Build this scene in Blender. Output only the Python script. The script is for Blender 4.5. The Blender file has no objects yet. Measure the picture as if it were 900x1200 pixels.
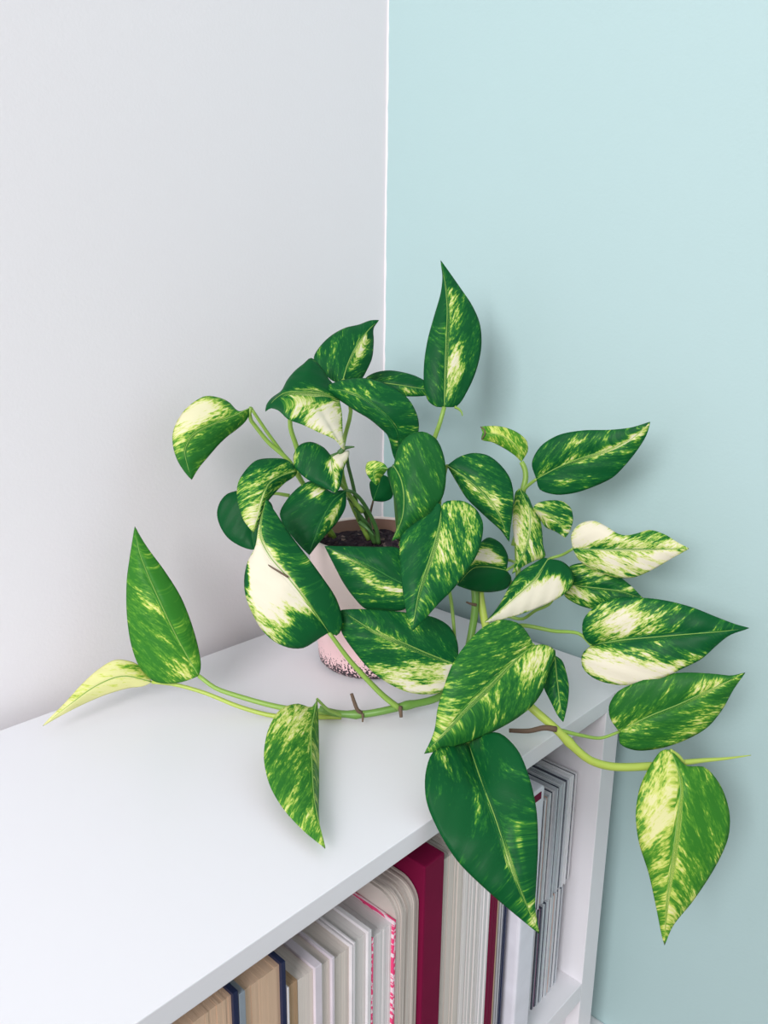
import bpy, bmesh, math, random
import numpy as np
from mathutils import Vector, Matrix

random.seed(7)
S = bpy.context.scene
COL = S.collection

# ------------------------------------------------------------------ camera
# measuring frame: centimetres from the camera, X towards the mint wall,
# Y towards the white wall, Z up.  World frame: metres, corner of the room at
# x = y = 0, floor at z = 0.
WX, WY, CAMZ = 59.2, 55.8, 76.0
ROT = np.array([[0.68627987, 0.18164078, -0.70429154],
                [-0.7272444, 0.18686406, -0.66045243],
                [0.01164168, 0.96544728, 0.26033828]])
FPX = 961.6
cam_data = bpy.data.cameras.new('camera')
cam = bpy.data.objects.new('camera', cam_data)
COL.objects.link(cam)
cam_data.sensor_fit = 'HORIZONTAL'
cam_data.sensor_width = 36.0
cam_data.lens = 36.0 * FPX / 900.0
cam_data.clip_start = 0.01
m4 = Matrix([list(r) + [0] for r in ROT] + [[0, 0, 0, 1]])
cam.matrix_world = Matrix.Translation((-WX / 100, -WY / 100, CAMZ / 100)) @ m4
S.camera = cam

# ------------------------------------------------------------------ light
world = bpy.data.worlds.new('world')
S.world = world
world.use_nodes = True
bg = world.node_tree.nodes['Background']
bg.inputs['Color'].default_value = (1.0, 0.962, 0.985, 1)
bg.inputs['Strength'].default_value = 0.63


def area_light(name, loc, target, sx, sy, power, color):
    l = bpy.data.lights.new(name, 'AREA')
    l.shape = 'RECTANGLE'
    l.size, l.size_y = sx, sy
    l.energy = power
    l.color = color
    o = bpy.data.objects.new(name, l)
    COL.objects.link(o)
    o.location = loc
    d = Vector(target) - Vector(loc)
    o.rotation_euler = d.to_track_quat('-Z', 'Y').to_euler()
    return o


# daylight of the room's window, left of and behind the camera
area_light('window_daylight', (-2.5, -1.05, 1.65), (-0.15, -0.15, 0.6), 1.1, 1.1, 54, (1.0, 0.975, 1.0))

S.view_settings.view_transform = 'Standard'
S.view_settings.look = 'None'
S.view_settings.gamma = 1.0
S.view_settings.use_curve_mapping = False
S.view_settings.exposure = 0.13


# ------------------------------------------------------------------ helpers
def W(p):
    """measuring frame (cm) -> world (m)"""
    return Vector(((p[0] - WX) / 100, (p[1] - WY) / 100, (p[2] + CAMZ) / 100))


def ray(px, py):
    return ROT @ np.array([(px - 450.0) / FPX, -(py - 600.0) / FPX, -1.0])


def at(px, py, d):
    """point at view depth d (cm) -> world"""
    return W(ray(px, py) * d)


def mesh_obj(name, verts, faces, mat, parent=None, smooth=False):
    me = bpy.data.meshes.new(name)
    off = Vector((0, 0, 0))
    p = parent
    while p is not None:
        off += p.location
        p = p.parent
    me.from_pydata([tuple(Vector(v) - off) for v in verts], [], faces)
    me.validate()
    if mat:
        me.materials.append(mat)
    if smooth:
        me.polygons.foreach_set('use_smooth', [True] * len(me.polygons))
    me.update()
    o = bpy.data.objects.new(name, me)
    COL.objects.link(o)
    if parent is not None:
        o.parent = parent
    return o


def bm_obj(name, bm, mat, parent=None, smooth=False):
    bmesh.ops.recalc_face_normals(bm, faces=bm.faces)
    verts = [v.co.copy() for v in bm.verts]
    bm.verts.index_update()
    faces = [[v.index for v in f.verts] for f in bm.faces]
    bm.free()
    return mesh_obj(name, verts, faces, mat, parent, smooth)


def box_bm(lo, hi, bevel=0.0, seg=2, bm=None):
    """box between two corners given in the measuring frame (cm)"""
    own = bm is None
    if own:
        bm = bmesh.new()
    a, b = W(lo), W(hi)
    vs = []
    for x in (a.x, b.x):
        for y in (a.y, b.y):
            for z in (a.z, b.z):
                vs.append(bm.verts.new((x, y, z)))
    for f in ((0, 1, 3, 2), (4, 6, 7, 5), (0, 4, 5, 1), (2, 3, 7, 6), (0, 2, 6, 4), (1, 5, 7, 3)):
        bm.faces.new([vs[i] for i in f])
    if bevel:
        bmesh.ops.bevel(bm, geom=bm.edges[:], offset=bevel / 100, segments=seg, affect='EDGES', profile=0.6)
    return bm


def box(name, lo, hi, mat, parent=None, bevel=0.0):
    return bm_obj(name, box_bm(lo, hi, bevel), mat, parent)


def empty(name, loc):
    o = bpy.data.objects.new(name, None)
    COL.objects.link(o)
    o.location = loc
    o.empty_display_size = 0.02
    return o


def tag(o, label=None, cat=None, group=None, kind=None):
    if label:
        o['label'] = label
    if cat:
        o['category'] = cat
    if group:
        o['group'] = group
    if kind:
        o['kind'] = kind
    return o


def catmull(pts, n):
    """n samples, uniform in chord length, of a spline through pts"""
    P = np.array(pts, float)
    if len(P) == 2:
        t = np.linspace(0, 1, n)[:, None]
        return P[0] * (1 - t) + P[1] * t
    Q = np.vstack([2 * P[0] - P[1], P, 2 * P[-1] - P[-2]])
    dense = []
    for i in range(1, len(Q) - 2):
        p0, p1, p2, p3 = Q[i - 1], Q[i], Q[i + 1], Q[i + 2]
        t = np.linspace(0, 1, 14, endpoint=False)[:, None]
        # centripetal-like damping keeps the curve from overshooting
        l0, l1, l2 = [max(np.linalg.norm(b - a), 1e-6) for a, b in ((p0, p1), (p1, p2), (p2, p3))]
        m1 = 0.5 * ((p2 - p1) / l1 + (p1 - p0) / l0) * l1 * 0.9
        m2 = 0.5 * ((p3 - p2) / l2 + (p2 - p1) / l1) * l1 * 0.9
        h = (2 * t**3 - 3 * t**2 + 1) * p1 + (t**3 - 2 * t**2 + t) * m1 + (-2 * t**3 + 3 * t**2) * p2 + (t**3 - t**2) * m2
        dense.append(h)
    dense = np.vstack(dense + [P[-1:]])
    seg = np.linalg.norm(np.diff(dense, axis=0), axis=1)
    c = np.concatenate([[0], np.cumsum(seg)])
    c /= c[-1]
    u = np.linspace(0, 1, n)
    return np.stack([np.interp(u, c, dense[:, k]) for k in range(P.shape[1])], 1)


def tube(name, pts, r0, r1, mat, parent, n=24, sides=8, swell=None):
    """tapered tube through world points"""
    c = catmull([tuple(p) for p in pts], n)
    verts, faces = [], []
    up = Vector((0.31, 0.2, 0.93)).normalized()
    for i in range(n):
        a, b = c[max(i - 1, 0)], c[min(i + 1, n - 1)]
        t = Vector(b - a).normalized()
        x = t.cross(up)
        if x.length < 1e-4:
            x = t.orthogonal()
        x.normalize()
        up = x.cross(t).normalized()
        u = i / (n - 1)
        r = (r0 + (r1 - r0) * u) / 100
        if swell:
            for us, amt, wid in swell:
                r *= 1 + amt * math.exp(-((u - us) / wid) ** 2)
        for k in range(sides):
            an = 2 * math.pi * k / sides
            verts.append(Vector(c[i]) + (x * math.cos(an) + up * math.sin(an)) * r)
    for i in range(n - 1):
        for k in range(sides):
            k2 = (k + 1) % sides
            faces.append((i * sides + k, i * sides + k2, (i + 1) * sides + k2, (i + 1) * sides + k))
    faces.append(tuple(range(sides - 1, -1, -1)))
    faces.append(tuple((n - 1) * sides + k for k in range(sides)))
    return mesh_obj(name, verts, faces, mat, parent, True)


# ------------------------------------------------------------------ materials
def new_mat(name):
    m = bpy.data.materials.new(name)
    m.use_nodes = True
    nt = m.node_tree
    b = nt.nodes['Principled BSDF']
    return m, nt, b


def setc(b, col, rough=0.5, spec=0.5):
    b.inputs['Base Color'].default_value = (*col, 1)
    b.inputs['Roughness'].default_value = rough
    b.inputs['Specular IOR Level'].default_value = spec


def painted(name, col, col2, rough, scale, bump, spec=0.4):
    """paint with faint mottling and fine relief"""
    m, nt, b = new_mat(name)
    setc(b, col, rough, spec)
    tc = nt.nodes.new('ShaderNodeTexCoord')
    n1 = nt.nodes.new('ShaderNodeTexNoise')
    n1.inputs['Scale'].default_value = scale
    n1.inputs['Detail'].default_value = 4
    nt.links.new(tc.outputs['Object'], n1.inputs['Vector'])
    mx = nt.nodes.new('ShaderNodeMix')
    mx.data_type = 'RGBA'
    mx.inputs['A'].default_value = (*col, 1)
    mx.inputs['B'].default_value = (*col2, 1)
    nt.links.new(n1.outputs['Fac'], mx.inputs['Factor'])
    nt.links.new(mx.outputs['Result'], b.inputs['Base Color'])
    n2 = nt.nodes.new('ShaderNodeTexNoise')
    n2.inputs['Scale'].default_value = 380
    n2.inputs['Detail'].default_value = 2
    nt.links.new(tc.outputs['Object'], n2.inputs['Vector'])
    bp = nt.nodes.new('ShaderNodeBump')
    bp.inputs['Strength'].default_value = bump
    bp.inputs['Distance'].default_value = 0.001
    nt.links.new(n2.outputs['Fac'], bp.inputs['Height'])
    nt.links.new(bp.outputs['Normal'], b.inputs['Normal'])
    return m


M = {}
M['white_wall'] = painted('white_wall_paint', (0.83, 0.80, 0.82), (0.85, 0.82, 0.84), 0.75, 3, 0.12)
M['mint_wall'] = painted('mint_wall_paint', (0.41, 0.57, 0.57), (0.43, 0.59, 0.59), 0.7, 3, 0.12)
M['floor'] = painted('floor_boards', (0.085, 0.055, 0.04), (0.11, 0.075, 0.055), 0.6, 6, 0.1)
M['skirting'] = painted('skirting_gloss', (0.82, 0.82, 0.84), (0.85, 0.85, 0.87), 0.35, 5, 0.02)
M['shelf'] = painted('white_shelf_foil', (0.775, 0.77, 0.80), (0.795, 0.79, 0.82), 0.38, 4, 0.02)


def plain(name, col, rough=0.5, spec=0.5):
    m, nt, b = new_mat(name)
    setc(b, col, rough, spec)
    tc = nt.nodes.new('ShaderNodeTexCoord')
    n1 = nt.nodes.new('ShaderNodeTexNoise')
    n1.inputs['Scale'].default_value = 60
    n1.inputs['Detail'].default_value = 5
    nt.links.new(tc.outputs['Object'], n1.inputs['Vector'])
    mx = nt.nodes.new('ShaderNodeMix')
    mx.data_type = 'RGBA'
    mx.inputs['A'].default_value = (*[c * 0.86 for c in col], 1)
    mx.inputs['B'].default_value = (*[min(1, c * 1.12) for c in col], 1)
    nt.links.new(n1.outputs['Fac'], mx.inputs['Factor'])
    nt.links.new(mx.outputs['Result'], b.inputs['Base Color'])
    return m


def pages(name, col, dark, scale=1400.0, contrast=0.5):
    """edge of a paper block: fine lines across the thickness (x)"""
    m, nt, b = new_mat(name)
    setc(b, col, 0.85, 0.2)
    tc = nt.nodes.new('ShaderNodeTexCoord')
    mp = nt.nodes.new('ShaderNodeMapping')
    mp.inputs['Scale'].default_value = (scale, 6, 3)
    nt.links.new(tc.outputs['Object'], mp.inputs['Vector'])
    n1 = nt.nodes.new('ShaderNodeTexNoise')
    n1.inputs['Scale'].default_value = 1.0
    n1.inputs['Detail'].default_value = 3
    n1.inputs['Roughness'].default_value = 0.7
    nt.links.new(mp.outputs['Vector'], n1.inputs['Vector'])
    rp = nt.nodes.new('ShaderNodeValToRGB')
    rp.color_ramp.elements[0].position = 0.5 - contrast * 0.5
    rp.color_ramp.elements[0].color = (*dark, 1)
    rp.color_ramp.elements[1].position = 0.5 + contrast * 0.15
    rp.color_ramp.elements[1].color = (*col, 1)
    nt.links.new(n1.outputs['Fac'], rp.inputs['Fac'])
    nt.links.new(rp.outputs['Color'], b.inputs['Base Color'])
    bp = nt.nodes.new('ShaderNodeBump')
    bp.inputs['Strength'].default_value = 0.25
    bp.inputs['Distance'].default_value = 0.0006
    nt.links.new(n1.outputs['Fac'], bp.inputs['Height'])
    nt.links.new(bp.outputs['Normal'], b.inputs['Normal'])
    return m


def leaf_material():
    m, nt, b = new_mat('variegated_leaf')
    N, L = nt.nodes, nt.links

    def attr(nm):
        a = N.new('ShaderNodeAttribute')
        a.attribute_name = nm
        return a

    def math_(op, a, b_, clamp=False):
        n = N.new('ShaderNodeMath')
        n.operation = op
        n.use_clamp = clamp
        for i, v in enumerate((a, b_)):
            if isinstance(v, (int, float)):
                n.inputs[i].default_value = v
            else:
                L.new(v, n.inputs[i])
        return n.outputs[0]

    vein = attr('vein').outputs['Vector']
    cream = attr('cream').outputs['Fac']
    tone = attr('tone').outputs['Fac']

    def noise(scale, detail, rough):
        mp = N.new('ShaderNodeMapping')
        mp.inputs['Scale'].default_value = scale
        L.new(vein, mp.inputs['Vector'])
        n = N.new('ShaderNodeTexNoise')
        n.inputs['Scale'].default_value = 1
        n.inputs['Detail'].default_value = detail
        n.inputs['Roughness'].default_value = rough
        n.inputs['Distortion'].default_value = 0.25
        L.new(mp.outputs['Vector'], n.inputs['Vector'])
        return n.outputs['Fac']

    big = noise((0.24, 1.1, 1), 3, 0.55)
    mid = noise((0.62, 3.3, 1), 4, 0.62)
    fine = noise((2.6, 9.5, 1), 3, 0.6)
    f = math_('ADD', math_('MULTIPLY', math_('SUBTRACT', big, 0.5), 1.05), math_('MULTIPLY', math_('SUBTRACT', mid, 0.5), 1.1))
    f = math_('ADD', f, math_('MULTIPLY', math_('SUBTRACT', fine, 0.5), 0.95))
    f = math_('ADD', f, cream)
    f = math_('ADD', f, 0.5, True)
    dark = N.new('ShaderNodeValToRGB')
    e = dark.color_ramp.elements
    e[0].position, e[0].color = 0.26, (0.004, 0.094, 0.024, 1)
    e[1].position, e[1].color = 0.47, (0.021, 0.172, 0.028, 1)
    for p, c in ((0.55, (0.11, 0.33, 0.035, 1)), (0.64, (0.40, 0.56, 0.10, 1)), (0.76, (0.68, 0.72, 0.30, 1)), (0.93, (0.80, 0.765, 0.61, 1))):
        q = e.new(p)
        q.color = c
    L.new(f, dark.inputs['Fac'])
    young = N.new('ShaderNodeValToRGB')
    e = young.color_ramp.elements
    e[0].position, e[0].color = 0.25, (0.045, 0.235, 0.02, 1)
    e[1].position, e[1].color = 0.5, (0.12, 0.36, 0.03, 1)
    for p, c in ((0.6, (0.40, 0.56, 0.08, 1)), (0.72, (0.66, 0.74, 0.16, 1)), (0.9, (0.80, 0.80, 0.36, 1))):
        q = e.new(p)
        q.color = c
    L.new(f, young.inputs['Fac'])
    mx = N.new('ShaderNodeMix')
    mx.data_type = 'RGBA'
    L.new(tone, mx.inputs['Factor'])
    L.new(dark.outputs['Color'], mx.inputs['A'])
    L.new(young.outputs['Color'], mx.inputs['B'])
    col = mx.outputs['Result']
    L.new(col, b.inputs['Base Color'])
    b.inputs['Roughness'].default_value = 0.45
    b.inputs['Specular IOR Level'].default_value = 0.13
    # side-vein relief
    sp = N.new('ShaderNodeSeparateXYZ')
    L.new(vein, sp.inputs[0])
    w = math_('SINE', math_('MULTIPLY', sp.outputs['Y'], 7.0), 0)
    h = math_('ADD', math_('MULTIPLY', w, 0.5), math_('MULTIPLY', mid, 0.7))
    bp = N.new('ShaderNodeBump')
    bp.inputs['Strength'].default_value = 0.28
    bp.inputs['Distance'].default_value = 0.0012
    L.new(h, bp.inputs['Height'])
    L.new(bp.outputs['Normal'], b.inputs['Normal'])
    tr = N.new('ShaderNodeBsdfTranslucent')
    L.new(col, tr.inputs['Color'])
    ms = N.new('ShaderNodeMixShader')
    ms.inputs[0].default_value = 0.16
    L.new(b.outputs[0], ms.inputs[1])
    L.new(tr.outputs[0], ms.inputs[2])
    L.new(ms.outputs[0], N['Material Output'].inputs['Surface'])
    return m


M['leaf'] = leaf_material()
M['midrib'] = plain('leaf_midrib', (0.22, 0.40, 0.08), 0.5, 0.3)
M['midrib_dark'] = plain('leaf_midrib_dark', (0.03, 0.19, 0.035), 0.5, 0.3)
M['petiole'] = plain('petiole_green', (0.25, 0.42, 0.07), 0.42)
M['petiole_dark'] = plain('petiole_dark_green', (0.055, 0.15, 0.035), 0.45)
M['vine'] = plain('vine_green', (0.13, 0.28, 0.045), 0.42)
M['vine_young'] = plain('vine_yellow_green', (0.42, 0.55, 0.09), 0.42)
M['root'] = plain('aerial_root_brown', (0.13, 0.085, 0.055), 0.8)

# ------------------------------------------------------------------ room
def struct(o):
    o['kind'] = 'structure'
    return o


struct(box('floor', (-240, -240, -86), (WX + 12, WY + 12, -76), M['floor']))
struct(box('wall_left', (-240, WY, -76), (WX + 12, WY + 12, 174), M['white_wall']))
struct(box('wall_right', (WX, -240, -76), (WX + 12, WY, 174), M['mint_wall']))
struct(box('baseboard_left', (-240, WY - 1.3, -76), (WX, WY, -65.5), M['skirting'], bevel=0.3))
struct(box('baseboard_right', (WX - 1.3, -240, -76), (WX, WY - 1.35, -65.5), M['skirting'], bevel=0.3))
# ragged edge of the white paint that laps onto the mint wall in the corner
bm = bmesh.new()
zs = np.arange(-76, 174, 0.8)
rows = []
for z in zs:
    w = 0.13 + 0.09 * random.random()
    rows.append([bm.verts.new(W(p)) for p in ((WX - 0.04, WY, z), (WX - 0.04, WY - w, z), (WX, WY - w - 0.02, z), (WX, WY, z))])
for a, b_ in zip(rows[:-1], rows[1:]):
    for k in range(4):
        bm.faces.new((a[k], a[(k + 1) % 4], b_[(k + 1) % 4], b_[k]))
bm.faces.new(rows[0])
bm.faces.new(rows[-1][::-1])
struct(bm_obj('trim_1', bm, M['white_wall']))

# ------------------------------------------------------------------ bookshelf
TOP, UND = -29.8, -31.1          # upper and lower face of the top board
YF, YB = 26.3, 54.2              # front and back of the unit
XL, XR = -24.0, 55.6             # outer faces of the side panels
FL = -56.6                       # board the books stand on
shelf = tag(empty('bookshelf', W(((XL + XR) / 2, (YF + YB) / 2, -76))),
            'low white bookcase with a smooth flat top, filled with books, in the corner', 'bookshelf')
box('top_panel', (XL - 2.4, YF, UND), (58.1, YB, TOP), M['shelf'], shelf, 0.06)
box('side_panel', (XR - 2.3, YF, -75.98), (XR, YB - 0.6, UND), M['shelf'], shelf, 0.06)
box('side_panel', (XL, YF, -75.98), (XL + 2.3, YB - 0.6, UND), M['shelf'], shelf, 0.06)
box('shelf_board', (XL + 2.3, YF, FL - 1.8), (XR - 2.3, YB - 0.6, FL), M['shelf'], shelf, 0.06)
box('back_panel', (XL + 0.3, YB - 0.6, -75.9), (XR - 0.3, YB, UND), M['shelf'], shelf)
box('kick_panel', (XL + 2.3, YF + 1.2, -75.98), (XR - 2.3, YF + 2.8, FL - 1.8), M['shelf'], shelf)

# ------------------------------------------------------------------ books
M['pg_tan'] = pages('pages_tan', (0.66, 0.47, 0.33), (0.62, 0.435, 0.30))
M['pg_brown'] = pages('pages_brown', (0.50, 0.34, 0.21), (0.36, 0.23, 0.13))
M['pg_cream'] = pages('pages_cream', (0.70, 0.64, 0.585), (0.61, 0.55, 0.50))
M['pg_white'] = pages('pages_white', (0.72, 0.69, 0.67), (0.63, 0.605, 0.59))
M['pg_grey'] = pages('pages_grey', (0.64, 0.58, 0.53), (0.26, 0.21, 0.18), 700, 0.55)
M['pg_bright'] = pages('pages_bright', (0.76, 0.74, 0.74), (0.69, 0.67, 0.67))
M['navy'] = plain('cover_navy', (0.012, 0.022, 0.07), 0.4)
M['slate'] = plain('cover_slate', (0.28, 0.33, 0.38), 0.5)
M['cv_white'] = plain('cover_white', (0.76, 0.74, 0.76), 0.4)
M['cv_lilac'] = plain('cover_lilac', (0.72, 0.66, 0.72), 0.4)
M['crimson'] = plain('cover_crimson', (0.17, 0.0008, 0.036), 0.75, 0.2)
M['crimson2'] = plain('cover_dark_crimson', (0.16, 0.001, 0.034), 0.7, 0.2)
M['kraft'] = plain('cover_kraft', (0.48, 0.36, 0.24), 0.7)
M['cv_grey'] = plain('cover_grey', (0.42, 0.43, 0.46), 0.5)
M['boxfile'] = plain('box_white', (0.74, 0.75, 0.82), 0.45)


def pink_print():
    m, nt, b = new_mat('cover_pink_print')
    setc(b, (0.8, 0.1, 0.25), 0.4)
    tc = nt.nodes.new('ShaderNodeTexCoord')
    mp = nt.nodes.new('ShaderNodeMapping')
    mp.inputs['Scale'].default_value = (500, 40, 330)
    nt.links.new(tc.outputs['Object'], mp.inputs['Vector'])
    n1 = nt.nodes.new('ShaderNodeTexNoise')
    n1.inputs['Scale'].default_value = 1
    n1.inputs['Detail'].default_value = 3
    nt.links.new(mp.outputs['Vector'], n1.inputs['Vector'])
    rp = nt.nodes.new('ShaderNodeValToRGB')
    rp.color_ramp.interpolation = 'CONSTANT'
    rp.color_ramp.elements[0].color = (0.80, 0.045, 0.19, 1)
    rp.color_ramp.elements[1].position = 0.53
    rp.color_ramp.elements[1].color = (0.82, 0.66, 0.72, 1)
    nt.links.new(n1.outputs['Fac'], rp.inputs['Fac'])
    nt.links.new(rp.outputs['Color'], b.inputs['Base Color'])
    return m


M['pink'] = pink_print()


def book(name, label, x0, x1, top, pg, cl=None, cr=None, tl=0.16, tr=0.16, yf=27.3, deep=16.0, over=0.18, cat='book', ragged=0):
    """paper-edge-out book: covers left and right, spine towards the back"""
    g = 'books with their page edges facing out'
    t = tag(empty(name, W(((x0 + x1) / 2, yf + deep / 2, FL))), label, cat, g)
    a = x0 + (tl if cl else 0.0)
    b = x1 - (tr if cr else 0.0)
    o = over if (cl or cr) else 0.0
    bm = bmesh.new()
    # slightly uneven sheets: the fore edge is stepped into leaves of paper
    n = max(4, int((b - a) / 0.16))
    xs = np.linspace(a, b, n + 1)
    dy = [random.uniform(0, 0.045 + ragged) for _ in range(n)]
    dz = [random.uniform(0, 0.03 + ragged) for _ in range(n)]
    for i in range(n):
        box_bm((xs[i], yf + o + dy[i], FL + o * 0.5), (xs[i + 1], yf + deep - 0.2, top - o - dz[i]), bm=bm)
    bm_obj('page_block', bm, pg, t)
    if cl:
        box('cover', (x0, yf, FL), (a - 0.003, yf + deep, top), cl, t, 0.03)
    if cr:
        box('cover', (b + 0.003, yf, FL), (x1, yf + deep, top), cr, t, 0.03)
    if cl or cr:
        box('spine', (a, yf + deep - 0.17, FL), (b, yf + deep, top), cl or cr, t)
    return t


gp = 0.02
book('hardback_book', 'tan-paged hardback with navy cover, first in the row, no book before it', 14.9, 19.1, -33.1, M['pg_tan'], M['navy'], M['navy'], 0.22, 0.3)
book('hardback_book', 'tan-paged book between a slate cover and a navy cover', 19.14, 22.1, -33.4, M['pg_tan'], M['slate'], M['navy'], 0.38, 0.26)
book('paperback_book', 'thin brown-paged paperback next to the navy cover', 22.16, 23.02, -35.2, M['pg_brown'], M['cv_white'], None, 0.14)
book('paperback_book', 'cream paperback with lilac-white cover beside the thin brown paperback', 23.06, 24.62, -35.3, M['pg_cream'], None, M['cv_lilac'], 0.1, 0.5)
book('paperback_book', 'slim cream paperback between two white-covered ones', 24.66, 25.56, -35.5, M['pg_cream'], None, M['cv_lilac'], 0.1, 0.2)
book('paperback_book', 'wide cream-paged paperback with a thin white cover beside the slim one', 25.6, 27.0, -35.7, M['pg_cream'], None, M['cv_white'], 0.1, 0.12)
book('paperback_book', 'white-paged paperback with white cover left of the pink-printed book', 27.04, 28.5, -35.6, M['pg_white'], M['cv_white'], M['cv_white'], 0.14, 0.3)
book('paperback_book', 'white paperback edged in bright pink print', 28.55, 30.6, -36.3, M['pg_bright'], M['pink'], M['pink'], 0.13, 0.2)


def rounded_book(label, x0, x1, top, yf, deep, r, pg):
    """soft worn book whose sheets round over at the top corner"""
    t = tag(empty('worn_book', W(((x0 + x1) / 2, yf + deep / 2, FL))), label, 'book', 'books with their page edges facing out')
    n = 11
    xs = np.linspace(x0, x1, n + 1)
    for i in range(n):
        bm = bmesh.new()
        d = random.uniform(0, 0.1)
        rr = r + random.uniform(-0.15, 0.15)
        tp = top - random.uniform(0, 0.12)
        prof = [(yf + deep, FL), (yf + d, FL)]
        for k in range(9):
            an = math.pi / 2 * k / 8
            prof.append((yf + d + rr * (1 - math.cos(an)), tp - rr * (1 - math.sin(an))))
        prof.append((yf + deep, tp))
        va = [bm.verts.new(W((xs[i], y, z))) for y, z in prof]
        vb = [bm.verts.new(W((xs[i + 1] - 0.025, y, z))) for y, z in prof]
        k = len(prof)
        for j in range(k):
            bm.faces.new((va[j], va[(j + 1) % k], vb[(j + 1) % k], vb[j]))
        bm.faces.new(va[::-1])
        bm.faces.new(vb)
        bm_obj('signature', bm, pg, t)
    return t


rounded_book('worn grey-brown book with rounded page corners against the wide crimson cover', 30.66, 32.74, -34.9, 27.25, 16, 1.5, M['pg_grey'])

# crimson slipcase: a solid closed box-like volume with a faded back edge
t = tag(empty('slipcase', W((33.7, 35, FL))), 'wide crimson cloth slipcase with a scuffed top', 'book', 'books with their page edges facing out')
bm = box_bm((32.8, 27.0, FL), (34.72, 43.5, -33.7), 0.12, 2)
bm_obj('case', bm, M['crimson'], t)
box('spine_lining', (32.95, 43.5, FL + 0.2), (34.57, 43.7, -33.9), M['crimson2'], t)

book('paper_stack', 'thick ivory paper block right beside the wide crimson slipcase', 34.8, 37.2, -34.6, M['pg_cream'], None, None, ragged=0.05)
book('paper_stack', 'thick white paper block between the ivory block and the white one', 37.24, 39.3, -34.6, M['pg_white'], None, None, ragged=0.05)
book('paper_stack', 'white paper block touching the narrow dark crimson book', 39.34, 40.5, -34.7, M['pg_bright'], None, None, ragged=0.03)
book('thin_book', 'narrow dark crimson book beside a kraft booklet', 40.54, 41.36, -35, M['pg_brown'], M['crimson2'], M['crimson2'], 0.4, 0.4)
book('booklet', 'thin kraft booklet between dark crimson book and grey booklet', 41.4, 41.72, -36, M['pg_cream'], M['kraft'], None, 0.12)
book('booklet', 'thin grey booklet beside the kraft one', 41.75, 42.15, -36, M['pg_white'], M['cv_grey'], M['cv_grey'], 0.1, 0.1)
book('booklet', 'thin navy booklet leaning on the white box file', 42.2, 42.62, -36, M['pg_white'], M['navy'], M['navy'], 0.16, 0.16)

t = tag(empty('box_file', W((44.3, 34, FL))), 'plain white upright box file between the books and the disc cases', 'box file')
bm_obj('body', box_bm((43.25, 26.55, FL), (45.45, 43.5, -33.8), 0.25, 3), M['boxfile'], t, False)
box('label_tab', (43.7, 26.50, -34.6), (44.9, 26.56, -34.05), M['crimson2'], t)

# ------------------------------------------------------------------ disc cases in two tiers
M['cd_clear'] = plain('case_clear_grey', (0.52, 0.56, 0.60), 0.2, 0.6)
M['cd_dark'] = plain('case_dark', (0.05, 0.06, 0.09), 0.25, 0.6)
M['cd_white'] = plain('insert_white', (0.72, 0.73, 0.76), 0.4)
M['cd_mauve'] = plain('insert_mauve', (0.42, 0.24, 0.36), 0.4)
M['cd_pink'] = plain('insert_peach', (0.62, 0.42, 0.36), 0.4)


def disc_case(x0, x1, zb, zt, yf, case, insert, label, grp):
    t = tag(empty('disc_case', W(((x0 + x1) / 2, yf + 6, zb))), label, 'disc case', grp)
    th = x1 - x0
    box('lid', (x0, yf, zb), (x0 + th * 0.28, yf + 11, zt), case, t)
    box('insert', (x0 + th * 0.28, yf + 0.08, zb + 0.05), (x0 + th * 0.72, yf + 10.9, zt - 0.06), insert, t)
    box('tray', (x0 + th * 0.72, yf, zb), (x1, yf + 11, zt), case, t)
    return t


cases = ['cd_clear', 'cd_white', 'cd_white', 'cd_dark', 'cd_clear', 'cd_white', 'cd_clear', 'cd_white', 'cd_clear', 'cd_clear']
inserts = ['cd_dark', 'cd_white', 'cd_dark', 'cd_mauve', 'cd_dark', 'cd_dark', 'cd_pink', 'cd_dark', 'cd_dark', 'cd_white']  # mostly dark, to paint in the shade of the gaps between cases
words = {'cd_white': 'white insert', 'cd_dark': 'dark gap-shade insert', 'cd_mauve': 'mauve insert', 'cd_pink': 'peach insert'}
for tier, (xa, xb, zb, zt, n) in enumerate(((45.9, 51.9, FL, FL + 9.85, 9), (46.0, 52.7, FL + 9.9, -36.6, 10))):
    x = xa
    ws = [random.uniform(0.8, 1.25) for _ in range(n)]
    k = (xb - xa) / sum(ws)
    for i in range(n):
        c = cases[(i + tier * 3) % 10]
        s = inserts[(i + tier * 3) % 10]
        order = ('first', 'second', 'third', 'fourth', 'fifth', 'sixth', 'seventh', 'eighth', 'ninth', 'tenth')[i]
        lab = ('%s disc case with %s, %s from the box file, %s tier' % ({'cd_white': 'white', 'cd_dark': 'black', 'cd_clear': 'clear grey'}[c], words[s], order, ('lower', 'upper')[tier]))
        disc_case(x + 0.015, x + ws[i] * k - 0.015, zb, zt - random.uniform(0, 0.25) - 0.25 * (tier and i < 4), 27.8 + random.uniform(0, 0.25), M[c], M[s], lab,
                  'disc cases in the %s tier' % ('lower', 'upper')[tier])
        x += ws[i] * k

# ------------------------------------------------------------------ the potted plant
PC = ray(436, 770) * (29.8 / -ray(436, 770)[2])      # pot centre on the shelf top
PX, PY = PC[0], PC[1]
plant = tag(empty('potted_pothos', W((PX, PY, TOP))),
            'trailing golden pothos with cream-splashed green leaves in a pale pink pot', 'potted plant')


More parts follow.
